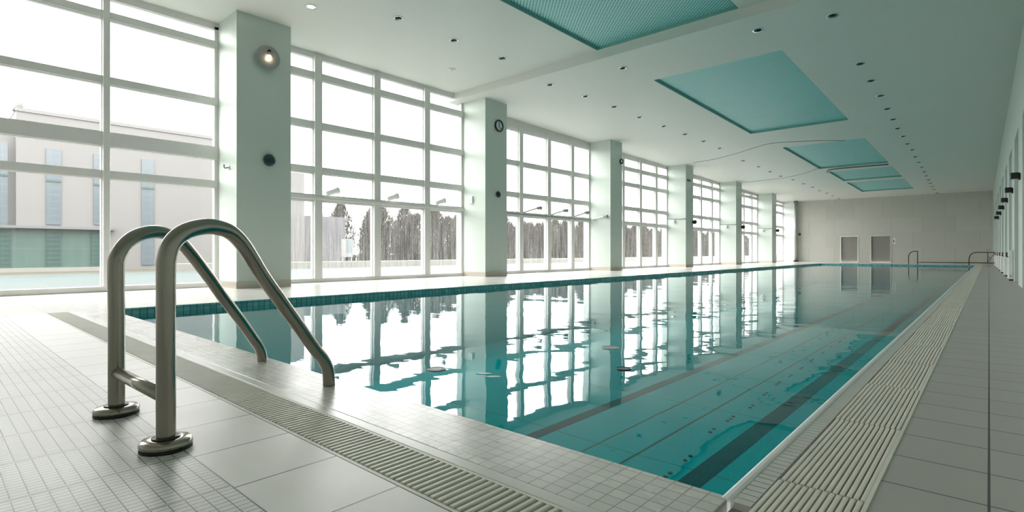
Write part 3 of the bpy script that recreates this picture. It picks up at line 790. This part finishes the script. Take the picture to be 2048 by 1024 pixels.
for u0, u1 in ((0, 20), (92, 122), (182, 206)):
    c = onX(u0, 500, XB + .1); d = onX(u1, 500, XB + .1)
    MB().box(XB + .08, XB + .14, c.y, d.y, .1, a.z - .12).build('screen', M['shopdark'], t)
MB().box(XB, XB + .9, -30, onX(206, 500, XB).y, -.06, .12).build('step', M['kerb'], t)
# grey outbuilding
p0 = onX(606, 433, -36); p1 = onX(690, 433, -36)
t = tag(MB().box(-44, -36, p0.y - .4, p1.y, -.06, onX(650, 433, -36).z).build('outbuilding', M['blockgrey'], origin=(-40, p0.y, -.06)), 'low grey windowless outbuilding behind the second window', 'building')
# notice board
Xs = -31.5; a = onX(683, 478, Xs); b = onX(705, 514, Xs)
t = thing('notice_board', (Xs, (a.y + b.y) / 2, -.06), 'pale notice board standing outside the second window before the trees', 'sign')
MB().box(Xs - .05, Xs + .05, a.y, b.y, b.z, a.z).build('board', M['sign'], t)
MB().box(Xs + .05, Xs + .06, a.y + (b.y - a.y) * .4, b.y - .05, b.z + .3, a.z - .05).build('panel', M['signb'], t)
for y in (a.y + .08, b.y - .08): MB().tube([(Xs, y, -.06), (Xs, y, b.z)], .04, 8).build('post', M['sign'], t)

# winter trees: a few shapes, copied
def branch(mb, tw, p, d, L, r, lev, rng):
    q = p + d * L
    (mb if lev < 2 else tw).tube([p, (p + q) / 2 + Vector((rng.uniform(-1,1), rng.uniform(-1,1), rng.uniform(-.5,.5))) * L * .05, q], [r, r * .8, r * .6], 5 if lev < 2 else 3, cap=False)
    if lev >= 4: return
    n = (5, 4, 4, 4)[lev]
    for i in range(n):
        s = .35 + .65 * (i + rng.random()) / n
        b = p.lerp(q, s)
        ax = Vector((rng.uniform(-1,1), rng.uniform(-1,1), rng.uniform(-.3,1.0))).normalized()
        nd = (d * .75 + ax * .75 + Vector((0, 0, .22))).normalized()
        branch(mb, tw, b, nd, L * rng.uniform(.5, .72), r * .5, lev + 1, rng)
def make_tree(seed, H, mat, low):
    rng = random.Random(seed)
    t = thing('winter_tree', (0, 0, 0), '', 'tree'); tk = MB(); tw = MB()
    for k in range(3 if low else 1):
        d = Vector((rng.uniform(-.25,.25), rng.uniform(-.25,.25), 1)).normalized() if not low else Vector((rng.uniform(-.5,.5), rng.uniform(-.5,.5), 1)).normalized()
        branch(tk, tw, Vector((0, 0, -.1)), d, H * .42, .09, 0, rng)
    tk.build('trunk', M['bark'], t); tw.build('crown', M[mat], t)
    return t
protos = [make_tree(11, 7.6, 'twig', False), make_tree(12, 7.0, 'twig2', True), make_tree(13, 8.0, 'twig', True)]
def make_bush(seed):
    rng = random.Random(seed); t = thing('leafless_thicket', (0, 0, 0), '', 'bush'); lf = MB(); st = MB()
    for k in range(5): st.tube([(rng.uniform(-.8,.8), rng.uniform(-.8,.8), -.1), (rng.uniform(-1,1), rng.uniform(-1,1), 2.2)], [.05, .02], 5)
    st.build('stems', M['bark'], t)
    for i in range(4200):
        a = rng.random() * 2 * PI; h = rng.random() ** 1.15; rr = 1.42 * min(1.0, (1.12 - h) * 1.9) * (rng.random() ** .45)
        c = Vector((rr * math.cos(a), rr * math.sin(a), h * 4.3)); L = rng.uniform(.12, .36)
        d = Vector((rng.uniform(-.6,.6) + rr * math.cos(a) * .25, rng.uniform(-.6,.6) + rr * math.sin(a) * .25, 1)).normalized() * L
        e2 = d.cross(Vector((rng.uniform(-1,1), rng.uniform(-1,1), rng.uniform(-1,1)))).normalized() * rng.uniform(.012, .035)
        lf.add([c - e2, c + e2, c + d * 2], [(0, 1, 2)])
    lf.build('twigs', M['evergreen'], t); return t
bush0 = make_bush(5)
usedp = [False] * 3
rng = random.Random(21)
spots = []
for i in range(30):
    y = 27 + i * 3.1 + rng.uniform(-.5, .5); spots.append((-47.5 - 5.5 * (i % 2) - rng.uniform(0, 1), y, i % 3, rng.uniform(.85, 1.1)))
for i, (x, y, k, s_) in enumerate(spots):
    o = protos[k] if not usedp[k] else copy_tree(protos[k]); usedp[k] = True
    o.location = (x, y, -.06); o.rotation_euler = (0, 0, rng.uniform(0, 6.28)); o.scale = (s_, s_, s_ * (1.0 + .2 * (i > 9)))
    o['label'] = ('bare winter tree outside beyond the thickets, %s along from the grey outbuilding' % ORD[i]) if i < 24 else 'bare winter tree seen outside the farthest windows'
    o['category'] = 'tree'; o['group'] = 'winter trees outside' if i < 24 else 'far winter trees outside'
used_b = False
for row in range(3):
    for i in range(26):
        o = bush0 if not used_b else copy_tree(bush0); used_b = True
        y = 23.8 + i * 3.45 + row * 1.7; s_ = rng.uniform(.86, .95)
        o.location = (-35.0 - 3.7 * row, y + .9 * (row == 2) - 3.4 * (row == 2), -.06); o.scale = (s_, s_, s_ * rng.uniform(.85, 1.05) * (1.06 + .15 * row)); o.rotation_euler = (0, 0, rng.choice((0, PI / 2, PI, -PI / 2)))
        o['label'] = ['front-row leafless thicket outside behind the kerb wall, %s from the pale building',
                      'middle-row leafless thicket outside, %s from the pale building', 'rear-row taller leafless thicket outside, %s from the pale building'][row] % ORD[i]
        o['category'] = 'bush'; o['group'] = ['leafless thickets in the front row', 'leafless thickets in the middle row', 'leafless thickets in the rear row'][row]

# ------------------------------------------------------------------ light
wd = bpy.data.worlds.new('sky'); SC.world = wd; wd.use_nodes = True; wt = wd.node_tree; wt.nodes.clear()
wo_ = wt.nodes.new('ShaderNodeOutputWorld'); bg = wt.nodes.new('ShaderNodeBackground')
bg.inputs['Color'].default_value = (1.0, .965, .955, 1); bg.inputs['Strength'].default_value = 4.2
wt.links.new(bg.outputs[0], wo_.inputs[0])
pl = bpy.data.lights.new('window_portal', 'AREA'); pl.shape = 'RECTANGLE'; pl.size = 6.6; pl.size_y = 58
pl.cycles.is_portal = True
po = bpy.data.objects.new('window_portal', pl); COL.objects.link(po); po.location = (XL - .12, 25, 3.3)
po.rotation_euler = (0, -PI / 2, 0)
cy = SC.cycles
cy.max_bounces = 9; cy.diffuse_bounces = 5; cy.glossy_bounces = 5; cy.transmission_bounces = 4; cy.transparent_max_bounces = 24
cy.caustics_reflective = True; cy.caustics_refractive = False; cy.sample_clamp_indirect = 6
cy.use_denoising = True
try: cy.denoiser = 'OPENIMAGEDENOISE'
except Exception: pass
vs = SC.view_settings; SC.display_settings.display_device = 'sRGB'
vs.view_transform = 'Standard'; vs.look = 'None'; vs.exposure = 1.25; vs.gamma = 1.0; vs.use_curve_mapping = False
